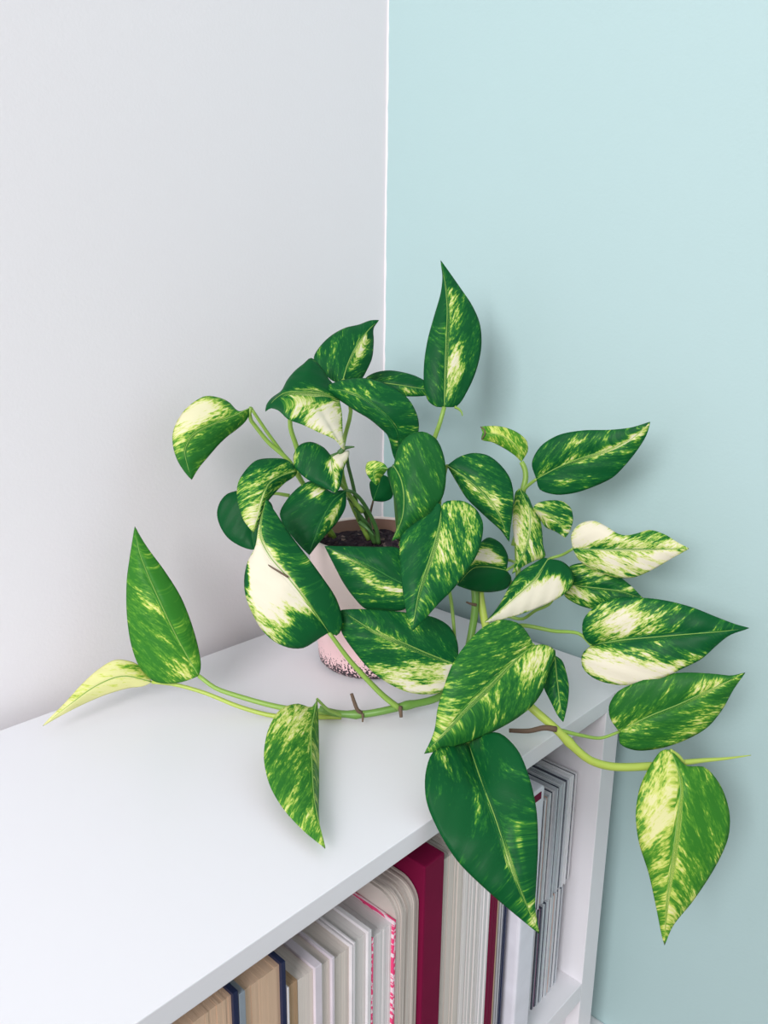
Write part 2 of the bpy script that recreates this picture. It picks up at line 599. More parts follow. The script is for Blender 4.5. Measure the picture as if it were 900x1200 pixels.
def pot_material():
    m, nt, b = new_mat('pot_glaze')
    setc(b, (0.78, 0.62, 0.58), 0.42)
    N, L = nt.nodes, nt.links
    tc = N.new('ShaderNodeTexCoord')
    sp = N.new('ShaderNodeSeparateXYZ')
    L.new(tc.outputs['Object'], sp.inputs[0])
    nz = N.new('ShaderNodeTexNoise')
    nz.inputs['Scale'].default_value = 620
    nz.inputs['Detail'].default_value = 2
    L.new(tc.outputs['Object'], nz.inputs['Vector'])
    # speckled foot: dark flecks get denser towards the foot
    mr = N.new('ShaderNodeMapRange')
    mr.inputs['From Min'].default_value = 0.003
    mr.inputs['From Max'].default_value = 0.021
    mr.inputs['To Min'].default_value = 0.12
    mr.inputs['To Max'].default_value = -0.22
    L.new(sp.outputs['Z'], mr.inputs['Value'])
    ad = N.new('ShaderNodeMath')
    ad.operation = 'ADD'
    L.new(nz.outputs['Fac'], ad.inputs[0])
    L.new(mr.outputs['Result'], ad.inputs[1])
    rp = N.new('ShaderNodeValToRGB')
    rp.color_ramp.elements[0].position = 0.51
    rp.color_ramp.elements[1].position = 0.55
    L.new(ad.outputs[0], rp.inputs['Fac'])
    # pink body, warmer and paler towards the rim (glaze blend)
    mr2 = N.new('ShaderNodeMapRange')
    mr2.inputs['From Min'].default_value = 0.02
    mr2.inputs['From Max'].default_value = 0.07
    L.new(sp.outputs['Z'], mr2.inputs['Value'])
    mx = N.new('ShaderNodeMix')
    mx.data_type = 'RGBA'
    mx.inputs['A'].default_value = (0.83, 0.56, 0.57, 1)
    mx.inputs['B'].default_value = (0.86, 0.71, 0.67, 1)
    L.new(mr2.outputs['Result'], mx.inputs['Factor'])
    m2 = N.new('ShaderNodeMix')
    m2.data_type = 'RGBA'
    m2.inputs['B'].default_value = (0.028, 0.018, 0.026, 1)
    L.new(rp.outputs['Color'], m2.inputs['Factor'])
    L.new(mx.outputs['Result'], m2.inputs['A'])
    L.new(m2.outputs['Result'], b.inputs['Base Color'])
    return m


def lathe(name, prof, mat, parent, seg=56):
    bm = bmesh.new()
    rings = []
    for r, z in prof:
        if r < 1e-4:
            rings.append([bm.verts.new(W((PX, PY, TOP + z)))])
        else:
            rings.append([bm.verts.new(W((PX + r * math.cos(2 * math.pi * k / seg), PY + r * math.sin(2 * math.pi * k / seg), TOP + z))) for k in range(seg)])
    for a, b_ in zip(rings[:-1], rings[1:]):
        for k in range(seg):
            k2 = (k + 1) % seg
            if len(a) == 1:
                bm.faces.new((a[0], b_[k], b_[k2]))
            elif len(b_) == 1:
                bm.faces.new((a[k], b_[0], a[k2]))
            else:
                bm.faces.new((a[k], b_[k], b_[k2], a[k2]))
    return bm_obj(name, bm, mat, parent, True)


POT_H = 10.9
M['pot'] = pot_material()
M['pot_inside'] = plain('pot_inside_brown', (0.30, 0.17, 0.13), 0.8)  # inner wall, browner and darker than the outside
lathe('pot', [(0, 0.25), (3.7, 0.25), (3.9, 0.02), (4.2, 0.05), (4.42, 0.3), (4.5, 0.8), (4.6, 2.5), (4.85, 5.5), (5.12, 9), (5.25, 10.6), (5.22, 10.82), (5.1, POT_H), (4.95, POT_H), (4.84, 10.75)], M['pot'], plant)
lathe('pot_lining', [(4.85, 10.76), (4.8, 10.5), (4.7, 9.2), (4.5, 7.0)], M['pot_inside'], plant)


def soil_mat():
    m, nt, b = new_mat('potting_soil')
    setc(b, (0.02, 0.015, 0.02), 0.95, 0.2)
    N, L = nt.nodes, nt.links
    tc = N.new('ShaderNodeTexCoord')
    v = N.new('ShaderNodeTexVoronoi')
    v.inputs['Scale'].default_value = 260
    L.new(tc.outputs['Object'], v.inputs['Vector'])
    rp = N.new('ShaderNodeValToRGB')
    e = rp.color_ramp.elements
    e[0].color = (0.012, 0.008, 0.016, 1)
    e[1].position, e[1].color = 0.80, (0.045, 0.03, 0.035, 1)
    q = e.new(0.93)
    q.color = (0.22, 0.16, 0.14, 1)
    L.new(v.outputs['Color'], rp.inputs['Fac'])
    L.new(rp.outputs['Color'], b.inputs['Base Color'])
    return m


bm = bmesh.new()
NR, NS = 14, 60
SOIL = 9.75
rings = [[bm.verts.new(W((PX, PY, TOP + SOIL + 0.3)))]]
for i in range(1, NR + 1):
    r = 4.78 * i / NR
    rings.append([bm.verts.new(W((PX + r * math.cos(2 * math.pi * k / NS), PY + r * math.sin(2 * math.pi * k / NS), TOP + SOIL + 0.3 * (1 - (i / NR)**2) + random.uniform(-0.16, 0.2)))) for k in range(NS)])
for a, b_ in zip(rings[:-1], rings[1:]):
    for k in range(NS):
        k2 = (k + 1) % NS
        bm.faces.new((a[0], b_[k], b_[k2]) if len(a) == 1 else (a[k], b_[k], b_[k2], a[k2]))
soil = bm_obj('soil', bm, soil_mat(), plant)

# ---- leaves: every leaf is measured (photo scale cm) as midrib + two margins, lofted into a curved blade
ZA, ZB, ZC, ZD = (300, 360, 4.5), (190, 450, 5.625), (310, 490, 5.0), (270, 580, 5.625)
ZE, ZF, ZG, ZH = (420, 490, 4.5), (540, 480, 5.0), (560, 580, 4.5), (370, 630, 5.0)
Z2, Z3, Z4, Z5, Z6 = (420, 290, 3.0), (580, 470, 2.8125), (360, 600, 2.8125), (40, 600, 2.5), (480, 780, 15 / 7)


def spread(vals, n):
    return np.interp(np.linspace(0, 1, n), np.linspace(0, 1, len(vals)), vals)


NU, NV = 44, 11
seed_counter = [0]


def leaf(z, mid, a, b, dep, ea=0.6, eb=0.6, bulge=0.25, bias=-0.23, tone=0.0, patches=(), pet=None, pr=0.2, pmat='petiole', rib='midrib', label=None, ribr=0.045):
    """mid/a/b: points from petiole joint to tip; a = first margin, b = second.
    dep: view depths along the midrib (cm); ea/eb: how far each margin bends back."""
    cv = lambda ps: [(z[0] + x / z[2], z[1] + y / z[2]) for x, y in ps]
    m2, a2, b2 = catmull(cv(mid), NU), catmull(cv([mid[0]] + a + [mid[-1]]), NU), catmull(cv([mid[0]] + b + [mid[-1]]), NU)
    dm = spread(dep, NU)
    kern = np.array([1, 2, 3, 2, 1]) / 9
    dm = np.convolve(np.pad(dm, 2, mode='reflect', reflect_type='odd'), kern, 'valid')
    u = np.linspace(0, 1, NU)
    w = np.sin(np.pi * u**0.8) ** 0.8
    P3 = lambda q, d: np.array([ray(x, y) * dd for (x, y), dd in zip(q, d)])
    M3, A3, B3 = P3(m2, dm), P3(a2, dm + ea * w), P3(b2, dm + eb * w)
    view = M3[NU // 2] / np.linalg.norm(M3[NU // 2])
    seglen = np.linalg.norm(np.diff(M3, axis=0), axis=1)
    cu = np.concatenate([[0], np.cumsum(seglen)])
    sd = seed_counter[0] * 7.31
    seed_counter[0] += 1
    th = math.radians(24)
    axis = (M3[-1] - M3[0]) / np.linalg.norm(M3[-1] - M3[0])
    verts, vein, cream = [], [], []
    idx = {}
    for i in range(NU):
        for j in range(-NV, NV + 1):
            if i in (0, NU - 1) and j != -NV:
                idx[i, j] = idx[i, -NV]
                continue
            s = j / NV
            E3 = A3[i] if s >= 0 else B3[i]
            t = abs(s)
            wid = np.linalg.norm(E3 - M3[i])
            bu = bulge * (0.8 * 4 * t * (1 - t) - 0.35 * math.exp(-(t / 0.12) ** 2)) * min(1, wid / 2)
            # gentle waviness of the margin
            bu += 0.05 * t * t * math.sin(u[i] * 15 + sd + (2 if s > 0 else 0)) * w[i]
            p = M3[i] * (1 - t) + E3 * t - view * bu
            if i in (0, NU - 1):
                p = M3[i]
            idx[i, j] = len(verts)
            verts.append(W(p))
            lo = float(np.dot(p - M3[0], axis))
            cs = float(np.linalg.norm(p - M3[0] - lo * axis)) if t > 0 else 0.0
            al = lo * math.cos(th) + cs * math.sin(th)
            ac = -lo * math.sin(th) + cs * math.cos(th)
            vein.append((al, ac + (50 if s >= 0 else 0), sd))
            c = bias
            for (pu, ps, ru, rs, am) in patches:
                c += am * math.exp(-((u[i] - pu) / ru) ** 2 - ((s - ps) / rs) ** 2)
            cream.append(c)
    faces = []
    for i in range(NU - 1):
        for j in range(-NV, NV):
            q = [idx[i, j], idx[i, j + 1], idx[i + 1, j + 1], idx[i + 1, j]]
            r = []
            for k in q:
                if k not in r:
                    r.append(k)
            if len(r) >= 3:
                faces.append(r)
    o = mesh_obj('leaf', verts, faces, M['leaf'], plant, True)
    me = o.data
    me.attributes.new('vein', 'FLOAT_VECTOR', 'POINT').data.foreach_set('vector', np.array(vein, 'f').ravel())
    me.attributes.new('cream', 'FLOAT', 'POINT').data.foreach_set('value', np.array(cream, 'f'))
    me.attributes.new('tone', 'FLOAT', 'POINT').data.foreach_set('value', np.full(len(verts), tone, 'f'))
    so = o.modifiers.new('thickness', 'SOLIDIFY')
    so.thickness = 0.0005
    so.offset = 0
    if label:
        o['label'] = label
    mids = [W(M3[i] + view * (0.0 if ribr < 0.05 else -0.0) + view * bulge * 0.35 * min(1, np.linalg.norm(A3[i] - M3[i]) / 2) * 0.5) for i in range(0, NU - 3, 4)]
    tube('midrib', mids, ribr, 0.02, M[rib], o, n=22, sides=6)
    if pet:
        pts = [at(*q) for q in pet] + [W(M3[0])]
        tube('petiole', pts, pr * 1.1, pr * 0.75, M[pmat], o, n=22, sides=8)
    return o


def zz(z, pts):
    """zoomed (x, y, depth) list -> frame list"""
    return [(z[0] + x / z[2], z[1] + y / z[2], d) for x, y, d in pts]


CR = 0.55   # strength of a big cream patch

# far left, cream upper half
leaf(ZB, [(585, 155), (480, 205), (340, 262), (210, 330), (150, 430), (165, 530), (195, 632)],
     [(545, 172), (505, 183), (440, 120), (380, 92), (290, 80), (235, 103), (150, 172), (92, 260), (70, 335), (75, 420), (103, 505), (150, 580)],
     [(575, 200), (545, 250), (490, 300), (430, 345), (370, 402), (310, 472), (250, 542), (215, 595)],
     [61.5, 60.5, 59.5, 59, 59.5], 0.8, 1.2, bias=-0.06, tone=0.4, patches=[(0.45, 0.6, 0.3, 0.45, 0.65), (0.15, 0.7, 0.12, 0.3, -0.4), (0.5, -0.55, 0.8, 0.5, -0.2), (0.9, 0.3, 0.15, 1, -0.35)],
     pet=[(388, 628, 66.6), (365, 585, 65)] + zz(ZB, [(830, 500, 63.5), (700, 385, 63), (620, 285, 62.5), (575, 220, 62)]), pr=0.2)
# second stem behind it
# top leaf in front of the corner
leaf(ZA, [(460, 380), (480, 310), (520, 220), (575, 140), (648, 68)],
     [(420, 395), (360, 350), (305, 270), (340, 205), (400, 148), (470, 110), (545, 92), (605, 70)],
     [(500, 400), (550, 385), (585, 330), (612, 265), (620, 180), (620, 110)],
     [63.5, 64.5, 66], 0.5, 0.9, patches=[(0.35, -0.35, 0.3, 0.3, 0.42), (0.62, -0.1, 0.2, 0.3, 0.3)],
     pet=[(432, 632, 66.4), (412, 590, 65.2)] + zz(ZC, [(455, 330, 64), (455, 190, 63), (470, 110, 63)]) + zz(ZA, [(500, 545, 63), (480, 450, 63.3)]), pr=0.19)
# tent-like leaf with grey curled tip
leaf(ZA, [(440, 492), (345, 452), (240, 446), (150, 452), (85, 500), (50, 550)],
     [(425, 430), (380, 375), (340, 312), (290, 268), (250, 300), (210, 332), (165, 385), (135, 440), (80, 482), (56, 515)],
     [(452, 560), (456, 650), (465, 755), (425, 705), (330, 660), (250, 622), (165, 588), (125, 548), (80, 532)],
     [61, 60, 59.2, 58.8, 58.6], 1.6, -0.4, bulge=0.2, bias=-0.1, patches=[(0.35, -0.55, 0.4, 0.5, 0.6), (0.9, 0, 0.14, 1, -0.6), (0.4, 0.6, 0.6, 0.5, -0.35)],
     pet=zz(ZA, [(250, 880, 64), (215, 740, 63), (180, 620, 62), (200, 500, 61.5)]), pr=0.19, label='leaf folded like a tent, cream below and green above')
# dark leaf arching to the right
leaf(ZA, [(350, 437), (450, 440), (560, 478), (670, 560), (745, 660), (740, 820)],
     [(380, 413), (450, 386), (560, 374), (640, 388), (740, 430), (815, 500), (855, 590), (855, 660), (800, 740)],
     [(400, 468), (440, 490), (520, 543), (600, 590), (660, 640), (692, 672), (708, 715), (720, 770)],
     [61, 59.8, 58.8, 58.8, 59.8, 61.5], 0.6, 0.9, bias=-0.2, patches=[(0.25, -0.2, 0.12, 0.4, 0.25)], rib='midrib_dark')
# leaf half hidden behind the tall one
leaf(ZA, [(560, 395), (680, 400), (790, 415), (880, 430), (960, 440)],
     [(585, 368), (630, 345), (700, 334), (780, 345), (840, 363), (890, 388)],
     [(620, 450), (690, 470), (780, 470), (850, 470), (900, 465)],
     [69, 68.5, 68, 68], 0.8, 0.4, patches=[(0.6, -0.5, 0.25, 0.4, 0.4)],
     pet=[(480, 615, 66.5), (484, 530, 68), (465, 475, 69)], pr=0.15)
# tall upright leaf
leaf(Z2, [(302, 561), (304, 450), (308, 330), (312, 220), (303, 120), (289, 45)],
     [(275, 560), (246, 540), (232, 495), (232, 400), (245, 320), (270, 230), (290, 160), (296, 105)],
     [(345, 558), (385, 500), (415, 430), (432, 350), (427, 270), (400, 205), (360, 145), (320, 88)],
     [62.5, 62.3, 62.8, 63.6], 0.4, 0.5, patches=[(0.28, -0.3, 0.28, 0.28, 0.38), (0.8, -0.2, 0.25, 0.3, 0.2), (0.4, 0.6, 0.5, 0.3, -0.15)],
     pet=[(470, 640, 65), (490, 570, 64)] + zz(Z2, [(268, 668, 63), (287, 615, 62.6)]), pr=0.22, label='tall upright leaf, highest on the plant')
# fan leaf curling over on the left
leaf(ZB, [(890, 572), (770, 612), (705, 655), (668, 740), (640, 850), (600, 978)],
     [(870, 540), (820, 500), (720, 490), (620, 505), (550, 570), (502, 650), (494, 740), (513, 830), (540, 900)],
     [(880, 600), (810, 650), (745, 715), (700, 770), (665, 850), (632, 930)],
     [60.5, 59, 58, 57.6, 57.8], 0.7, 1.0, bias=0.0, patches=[(0.75, 0.3, 0.25, 0.6, 0.2), (0.3, 0.85, 0.3, 0.3, -0.2)],
     pet=[(425, 600, 64), (385, 555, 62)], pr=0.17)
# round dark leaf behind
leaf(ZB, [(660, 740), (620, 850), (600, 970), (605, 1093)],
     [(570, 695), (490, 705), (425, 728), (380, 782), (362, 855), (382, 935), (432, 1012), (500, 1060), (560, 1085)],
     [(720, 790), (735, 880), (715, 980), (660, 1050)],
     [64, 63.5, 63.2, 63], 0.4, 0.7, bias=-0.62, rib='midrib_dark', pet=zz(ZB, [(840, 736, 64.5), (740, 722, 64.3)]), pr=0.14, label='plain dark green rounded leaf')
# heart leaf over the pot
leaf(ZC, [(390, 222), (396, 300), (408, 370), (416, 440)],
     [(345, 172), (270, 140), (205, 158), (172, 212), (176, 282), (230, 342), (300, 386), (370, 416)],
     [(430, 205), (496, 193), (488, 235), (462, 300), (450, 372), (438, 412)],
     [60.3, 59.6, 59.2], 0.5, 0.8, patches=[(0.2, -0.6, 0.3, 0.5, 1.1), (0.3, 0.1, 0.14, 0.18, 0.5), (0.7, -0.2, 0.25, 0.3, 0.35), (0.45, 0.95, 0.1, 0.12, 0.4)],
     pet=zz(ZC, [(560, 610, 65), (540, 510, 64), (520, 400, 63), (490, 280, 62), (470, 200, 61)]), pr=0.16, pmat='petiole_dark')
# deep green leaf on the left of the pot
leaf(ZC, [(478, 424), (405, 480), (345, 580), (295, 700), (262, 802)],
     [(430, 425), (415, 440), (340, 402), (270, 370), (200, 405), (130, 480), (90, 560), (110, 622), (160, 690), (212, 752)],
     [(474, 520), (432, 600), (362, 680), (302, 750)],
     [61, 60.3, 59.8, 59.8], 0.6, 0.8, bias=-0.3, patches=[(0.3, 0.6, 0.09, 0.3, 0.5), (0.35, -0.5, 0.35, 0.25, 0.38)], rib='midrib_dark',
     pet=zz(ZC, [(670, 735, 65.5), (655, 650, 65), (615, 560, 64), (560, 472, 62.5), (510, 430, 61.5)]), pr=0.17, pmat='petiole_dark')
# small dark leaf by the corner
leaf(ZC, [(637, 484), (660, 420), (690, 330)],
     [(624, 440), (618, 376), (645, 350)], [(700, 488), (746, 466), (752, 400), (722, 345)],
     [64.5, 64, 63.5], 0.3, 0.4, bias=-0.6, rib='midrib_dark', pet=zz(ZC, [(600, 660, 66), (622, 545, 65.5)]), pr=0.11, pmat='root')
# large leaf before the corner, left half folded under
leaf(ZE, [(187, 250), (222, 315), (240, 410), (230, 530), (178, 648)],
     [(215, 145), (275, 83), (345, 72), (412, 112), (450, 200), (462, 300), (445, 412), (380, 502), (290, 572), (235, 618)],
     [(155, 268), (175, 370), (200, 460), (207, 560)],
     [57.5, 56.5, 56.3, 56.8], 0.6, 1.8, bias=-0.3, tone=0.15, patches=[(0.12, 0.4, 0.1, 0.15, 0.35), (0.2, 0.7, 0.06, 0.16, 0.4), (0.9, 0, 0.16, 1, 0.25), (0.5, -0.7, 0.4, 0.4, 0.12)],
     pet=[(468, 632, 64), (464, 590, 61)], pr=0.17, pmat='petiole_dark')
# its small curled tip
leaf(ZC, [(722, 296), (680, 290), (640, 310), (655, 393)],
     [(700, 268), (640, 250), (602, 262), (594, 310), (612, 347)], [(705, 320), (685, 345), (672, 375)],
     [57.5, 57.6, 58], 0.3, 0.6, bulge=0.3, bias=0.0, tone=0.5)
# leaf pointing down right
leaf(ZE, [(468, 250), (560, 312), (660, 400), (740, 505), (795, 652)],
     [(530, 206), (600, 185), (680, 196), (750, 248), (800, 320), (817, 400), (812, 500), (800, 590)],
     [(520, 340), (570, 420), (640, 490), (700, 545), (752, 592)],
     [58.6, 58, 57.8, 58.4], 0.5, 0.9, bias=-0.2, patches=[(0.5, -0.3, 0.35, 0.35, 0.28), (0.65, 0.15, 0.25, 0.2, 0.3)],
     pet=[(520, 640, 63), (515, 590, 61), (522, 552, 59.5)], pr=0.15)
# big central leaf
leaf(ZE, [(438, 470), (430, 545), (382, 720), (322, 905), (284, 1122)],
     [(425, 445), (380, 500), (300, 552), (226, 622), (218, 700), (225, 820), (240, 950), (260, 1050)],
     [(455, 442), (495, 435), (560, 440), (620, 480), (656, 550), (650, 640), (620, 730), (560, 820), (500, 900), (420, 980), (340, 1070)],
     [55.8, 54.5, 53.6, 53.4], 0.7, 0.5, bias=-0.2, patches=[(0.2, -0.6, 0.28, 0.5, 0.3), (0.45, -0.15, 0.3, 0.2, 0.2), (0.3, 0.6, 0.5, 0.4, -0.12)],
     pet=[(500, 640, 62), (512, 600, 58.5)], pr=0.17, label='large leaf hanging in front of the pot, its right half flecked with cream')
# two-tone leaf behind it
leaf(ZE, [(780, 803), (700, 786), (610, 790), (520, 882)],
     [(788, 730), (750, 660), (685, 630), (625, 680), (585, 770)], [(806, 842), (788, 892), (700, 917), (600, 908)],
     [60, 59.5, 59.3, 59.2], 0.8, 0.9, bulge=0.35, bias=-0.3, patches=[(0.45, 0.4, 0.35, 0.35, 0.75), (0.4, -0.5, 0.6, 0.45, -0.4)],
     pet=[(540, 650, 63.5), (590, 655, 62.5)] + zz(ZE, [(830, 766, 61)]), pr=0.13)
# small pale leaf with a torn brown end
torn_leaf = leaf(ZE, [(860, 230), (832, 150), (755, 92), (655, 76)],
     [(893, 170), (885, 118), (830, 72), (750, 45), (690, 42), (648, 48)], [(830, 200), (780, 165), (705, 126), (650, 112)],
     [62, 61.6, 61.6, 61.8], 0.5, 0.5, bias=0.03, tone=1.0, pet=[(603, 640, 61.8)] + zz(ZF, [(362, 600, 62), (365, 470, 62), (380, 400, 62), (376, 350, 62)]), pr=0.26, label='small pale yellow-green leaf with a torn end')
# right upper leaf
leaf(Z3, [(137, 257), (210, 217), (300, 182), (390, 155), (460, 118), (512, 68)],
     [(122, 205), (150, 150), (210, 112), (290, 97), (380, 95), (450, 87)],
     [(147, 290), (200, 308), (260, 303), (330, 280), (390, 250), (430, 210), (470, 160), (500, 110)],
     [60.6, 59, 57.4, 56.2], 0.4, 0.4, patches=[(0.6, 0.0, 0.3, 0.16, 0.38), (0.4, 0.6, 0.2, 0.2, 0.3), (0.85, -0.3, 0.2, 0.6, 0.4), (0.22, -0.6, 0.07, 0.15, 0.4)],
     pet=zz(Z3, [(70, 330, 61.9), (100, 287, 61.6)]), pr=0.15)
# three-cornered pair
leaf(ZF, [(345, 465), (402, 590), (402, 720), (362, 850), (300, 963)],
     [(325, 478), (310, 560), (305, 680), (320, 800), (328, 870)], [(388, 500), (420, 570), (462, 640), (476, 720), (482, 800), (494, 862), (440, 882), (375, 912)],
     [61, 60, 59.6, 59.3, 59.3], 0.6, 0.6, bias=0.0, patches=[(0.35, 0.0, 0.2, 0.6, 0.3), (0.55, 0.9, 0.3, 0.3, 0.3)], pet=[(606, 640, 62), (604, 600, 61.7)], pr=0.14)
leaf(ZF, [(424, 578), (520, 618), (585, 680), (611, 750)],
     [(440, 555), (500, 535), (600, 540), (645, 580), (656, 650), (632, 722)], [(440, 610), (470, 652), (500, 690), (552, 712)],
     [60.2, 60, 60, 60.2], 0.5, 0.7, bias=0.02, patches=[(0.2, -0.4, 0.2, 0.5, 0.3)])
# white-sector leaf
leaf(ZG, [(370, 338), (298, 442), (195, 540), (112, 612), (35, 673)],
     [(355, 332), (298, 360), (220, 410), (168, 480), (120, 570), (72, 637)],
     [(440, 350), (490, 390), (506, 440), (490, 490), (430, 540), (350, 580), (250, 620), (130, 655)],
     [58.6, 57.4, 56.4, 55.8], 0.9, 0.6, bulge=0.2, bias=-0.15, patches=[(0.6, -0.5, 0.42, 0.45, 1.5), (0.08, -0.75, 0.16, 0.45, -1.4), (0.5, 0.4, 0.6, 0.3, -0.35), (0.45, 0.6, 0.3, 0.35, 0.2)],
     pet=[(590, 720, 62)] + zz(ZG, [(230, 655, 61.5), (300, 612, 60.5), (385, 568, 59.5), (420, 440, 59.3)]), pr=0.12, label='leaf with a broad pure white sector')
# notched cream leaf
leaf(Z3, [(257, 487), (350, 487), (450, 487), (560, 487), (640, 486)],
     [(252, 440), (280, 405), (325, 395), (370, 415), (400, 435), (430, 443), (470, 436), (508, 425), (560, 440), (600, 465)],
     [(278, 525), (340, 560), (410, 583), (460, 580), (520, 555), (580, 520)],
     [59.6, 58, 56.4, 55.2], 0.5, 0.6, bias=0.14, patches=[(0.3, 0.6, 0.25, 0.35, 0.35), (0.7, -0.5, 0.25, 0.3, 0.25), (0.55, 0.8, 0.2, 0.3, -0.1)],
     pet=[(604, 690, 62)] + zz(ZG, [(230, 440, 62), (375, 338, 61.2), (440, 318, 60.8)]), pr=0.13, rib='midrib_dark', label='mostly cream leaf with a notch in its upper edge')
# dark leaf below it
leaf(ZG, [(500, 476), (620, 490), (750, 508), (872, 547)],
     [(482, 380), (540, 360), (640, 375), (730, 420), (805, 478)], [(455, 525), (520, 575), (610, 602), (720, 606), (800, 582)],
     [61, 60.5, 60, 59.6], 0.5, 0.5, bias=-0.14, patches=[(0.12, -0.6, 0.2, 0.4, 0.4), (0.5, 0.6, 0.3, 0.3, 0.2)], pet=[(600, 700, 62), (640, 690, 61.5)], pr=0.12)
# large right leaf
leaf(Z3, [(318, 805), (400, 790), (520, 778), (640, 768), (740, 760), (839, 748)],
     [(292, 775), (292, 720), (338, 672), (400, 650), (480, 648), (560, 657), (650, 680), (730, 712), (800, 738)],
     [(288, 835), (290, 880), (330, 915), (400, 935), (470, 932), (550, 912), (620, 880), (680, 850), (730, 805), (772, 772)],
     [57.4, 56, 54.8, 54, 53.6], 0.6, 0.5, bias=-0.28, patches=[(0.28, 0.45, 0.2, 0.4, 0.75), (0.2, -0.6, 0.25, 0.4, 0.75), (0.48, -0.85, 0.25, 0.25, 0.7), (0.3, -0.1, 0.1, 0.15, -0.3)],
     pet=[(600, 735, 61)] + zz(ZG, [(230, 688, 60.5), (400, 718, 59.5), (540, 735, 58)]), pr=0.15, label='large leaf with two broad cream bands, pointing to the mint wall')
# leaf below it
leaf(Z3, [(410, 1090), (500, 1042), (600, 1002), (700, 955), (825, 895)],
     [(380, 1045), (376, 1005), (402, 960), (460, 930), (540, 905), (620, 895), (720, 899), (780, 905)],
     [(412, 1128), (460, 1150), (540, 1145), (620, 1120), (700, 1075), (750, 1015), (786, 950)],
     [56.6, 55.4, 54.4, 53.8], 0.5, 0.6, bias=-0.2, tone=0.35, patches=[(0.8, 0.2, 0.25, 0.4, 0.45), (0.05, 0.6, 0.1, 0.6, 0.3), (0.55, -0.85, 0.25, 0.3, 0.35), (0.1, -0.4, 0.12, 0.5, 0.25)],
     pet=zz(Z6, [(362, 158, 55.3), (430, 175, 56), (480, 182, 56.4)]), pr=0.13, label='leaf hanging off the shelf corner above the pale hanging leaf')
# pale hanging leaf at the vine's end
leaf(Z6, [(655, 212), (680, 285), (672, 385), (657, 500), (645, 600), (640, 702)],
     [(635, 212), (608, 245), (580, 300), (568, 370), (575, 440), (600, 520), (620, 610), (634, 680)],
     [(668, 225), (695, 252), (740, 255), (780, 300), (803, 370), (800, 430), (770, 500), (712, 590), (660, 655)],
     [56, 55, 54.6, 54.6, 55], 0.6, 0.6, bias=-0.06, tone=0.8, patches=[(0.3, 0.45, 0.28, 0.45, 0.3), (0.75, 0, 0.25, 0.5, 0.15), (0.4, -0.6, 0.25, 0.4, -0.2)],
     label='yellow-green leaf hanging from the end of the right vine', pet=[(800, 893, 56.5), (795, 886, 56.3)], pr=0.15, pmat='vine_young')
# small dark hanging leaf
leaf(Z3, [(197, 838), (203, 900), (212, 980), (225, 1058)],
     [(175, 865), (163, 900), (161, 940), (184, 990), (210, 1040)], [(220, 855), (236, 900), (243, 940), (240, 990), (231, 1035)],
     [55.8, 55.2, 54.8, 54.6], 0.4, 0.4, bias=-0.14, pet=[(632, 800, 56.4), (640, 775, 56.5)], pr=0.11)
# big front leaf
leaf(Z4, [(745, 440), (680, 492), (600, 572), (520, 650), (450, 730), (385, 797)],
     [(735, 415), (700, 370), (640, 355), (580, 380), (520, 440), (480, 500), (450, 580), (430, 650), (420, 720), (400, 770)],
     [(785, 438), (819, 460), (800, 515), (775, 590), (740, 640), (690, 680), (620, 720), (540, 755), (460, 780)],
     [53.5, 52.3, 51.2, 50.8, 51], 0.7, 0.7, bias=-0.13, tone=0.2, patches=[(0.2, -0.6, 0.12, 0.3, 0.35), (0.45, 0, 0.5, 0.35, 0.1), (0.85, 0.4, 0.2, 0.6, 0.15)],
     pet=[(570, 745, 59), (600, 738, 56)], pr=0.17, label='large bright leaf over the front edge of the shelf top')
# big dark hanging leaf
leaf(Z6, [(148, 195), (180, 290), (215, 382), (250, 490), (290, 592), (326, 674)],
     [(110, 200), (60, 216), (40, 270), (42, 340), (70, 410), (120, 490), (190, 560), (260, 620)],
     [(180, 175), (222, 168), (270, 210), (300, 280), (318, 360), (322, 450), (318, 540), (315, 610)],
     [52.3, 48.2, 46.4, 45.8, 46], 0.0, 0.6, bias=-0.28, patches=[(0.62, 0.0, 0.12, 0.15, 0.4), (0.95, 0, 0.16, 1, 0.35), (0.6, -0.4, 0.12, 0.1, 0.3)],
     pet=[(560, 815, 56.5), (545, 840, 53.5)], pr=0.17, label='large dark green leaf hanging over the books')
# horizontal leaf in front of the pot foot
leaf(ZH, [(815, 742), (650, 676), (500, 610), (350, 550), (235, 482), (148, 424)],
     [(833, 690), (826, 600), (782, 520), (700, 470), (600, 450), (450, 430), (300, 420), (210, 420)],
     [(802, 790), (770, 870), (720, 910), (640, 918), (540, 905), (420, 850), (320, 775), (230, 670), (155, 560), (135, 490)],
     [57.2, 56.8, 56.6, 56.8], 0.8, 0.5, bias=-0.2, patches=[(0.3, -0.85, 0.3, 0.25, 0.6), (0.04, -0.6, 0.08, 0.5, 0.6), (0.2, -0.4, 0.2, 0.35, 0.25), (0.62, 0, 0.2, 0.25, 0.25)],
     pet=[(512, 640, 61), (528, 700, 59)] + zz(ZH, [(830, 850, 58.5), (825, 780, 58)]), pr=0.13)
# shaded leaf before the pot
leaf(ZH, [(545, 285), (450, 240), (330, 172), (200, 118), (52, 50)],
     [(560, 190), (490, 65), (350, 55), (200, 52)], [(560, 360), (520, 420), (400, 426), (290, 415), (220, 345), (160, 260), (118, 180)],
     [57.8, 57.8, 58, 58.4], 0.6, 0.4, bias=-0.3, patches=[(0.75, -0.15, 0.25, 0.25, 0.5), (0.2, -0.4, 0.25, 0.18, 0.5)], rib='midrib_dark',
     pet=[(490, 632, 61.5), (492, 660, 60)], pr=0.14)
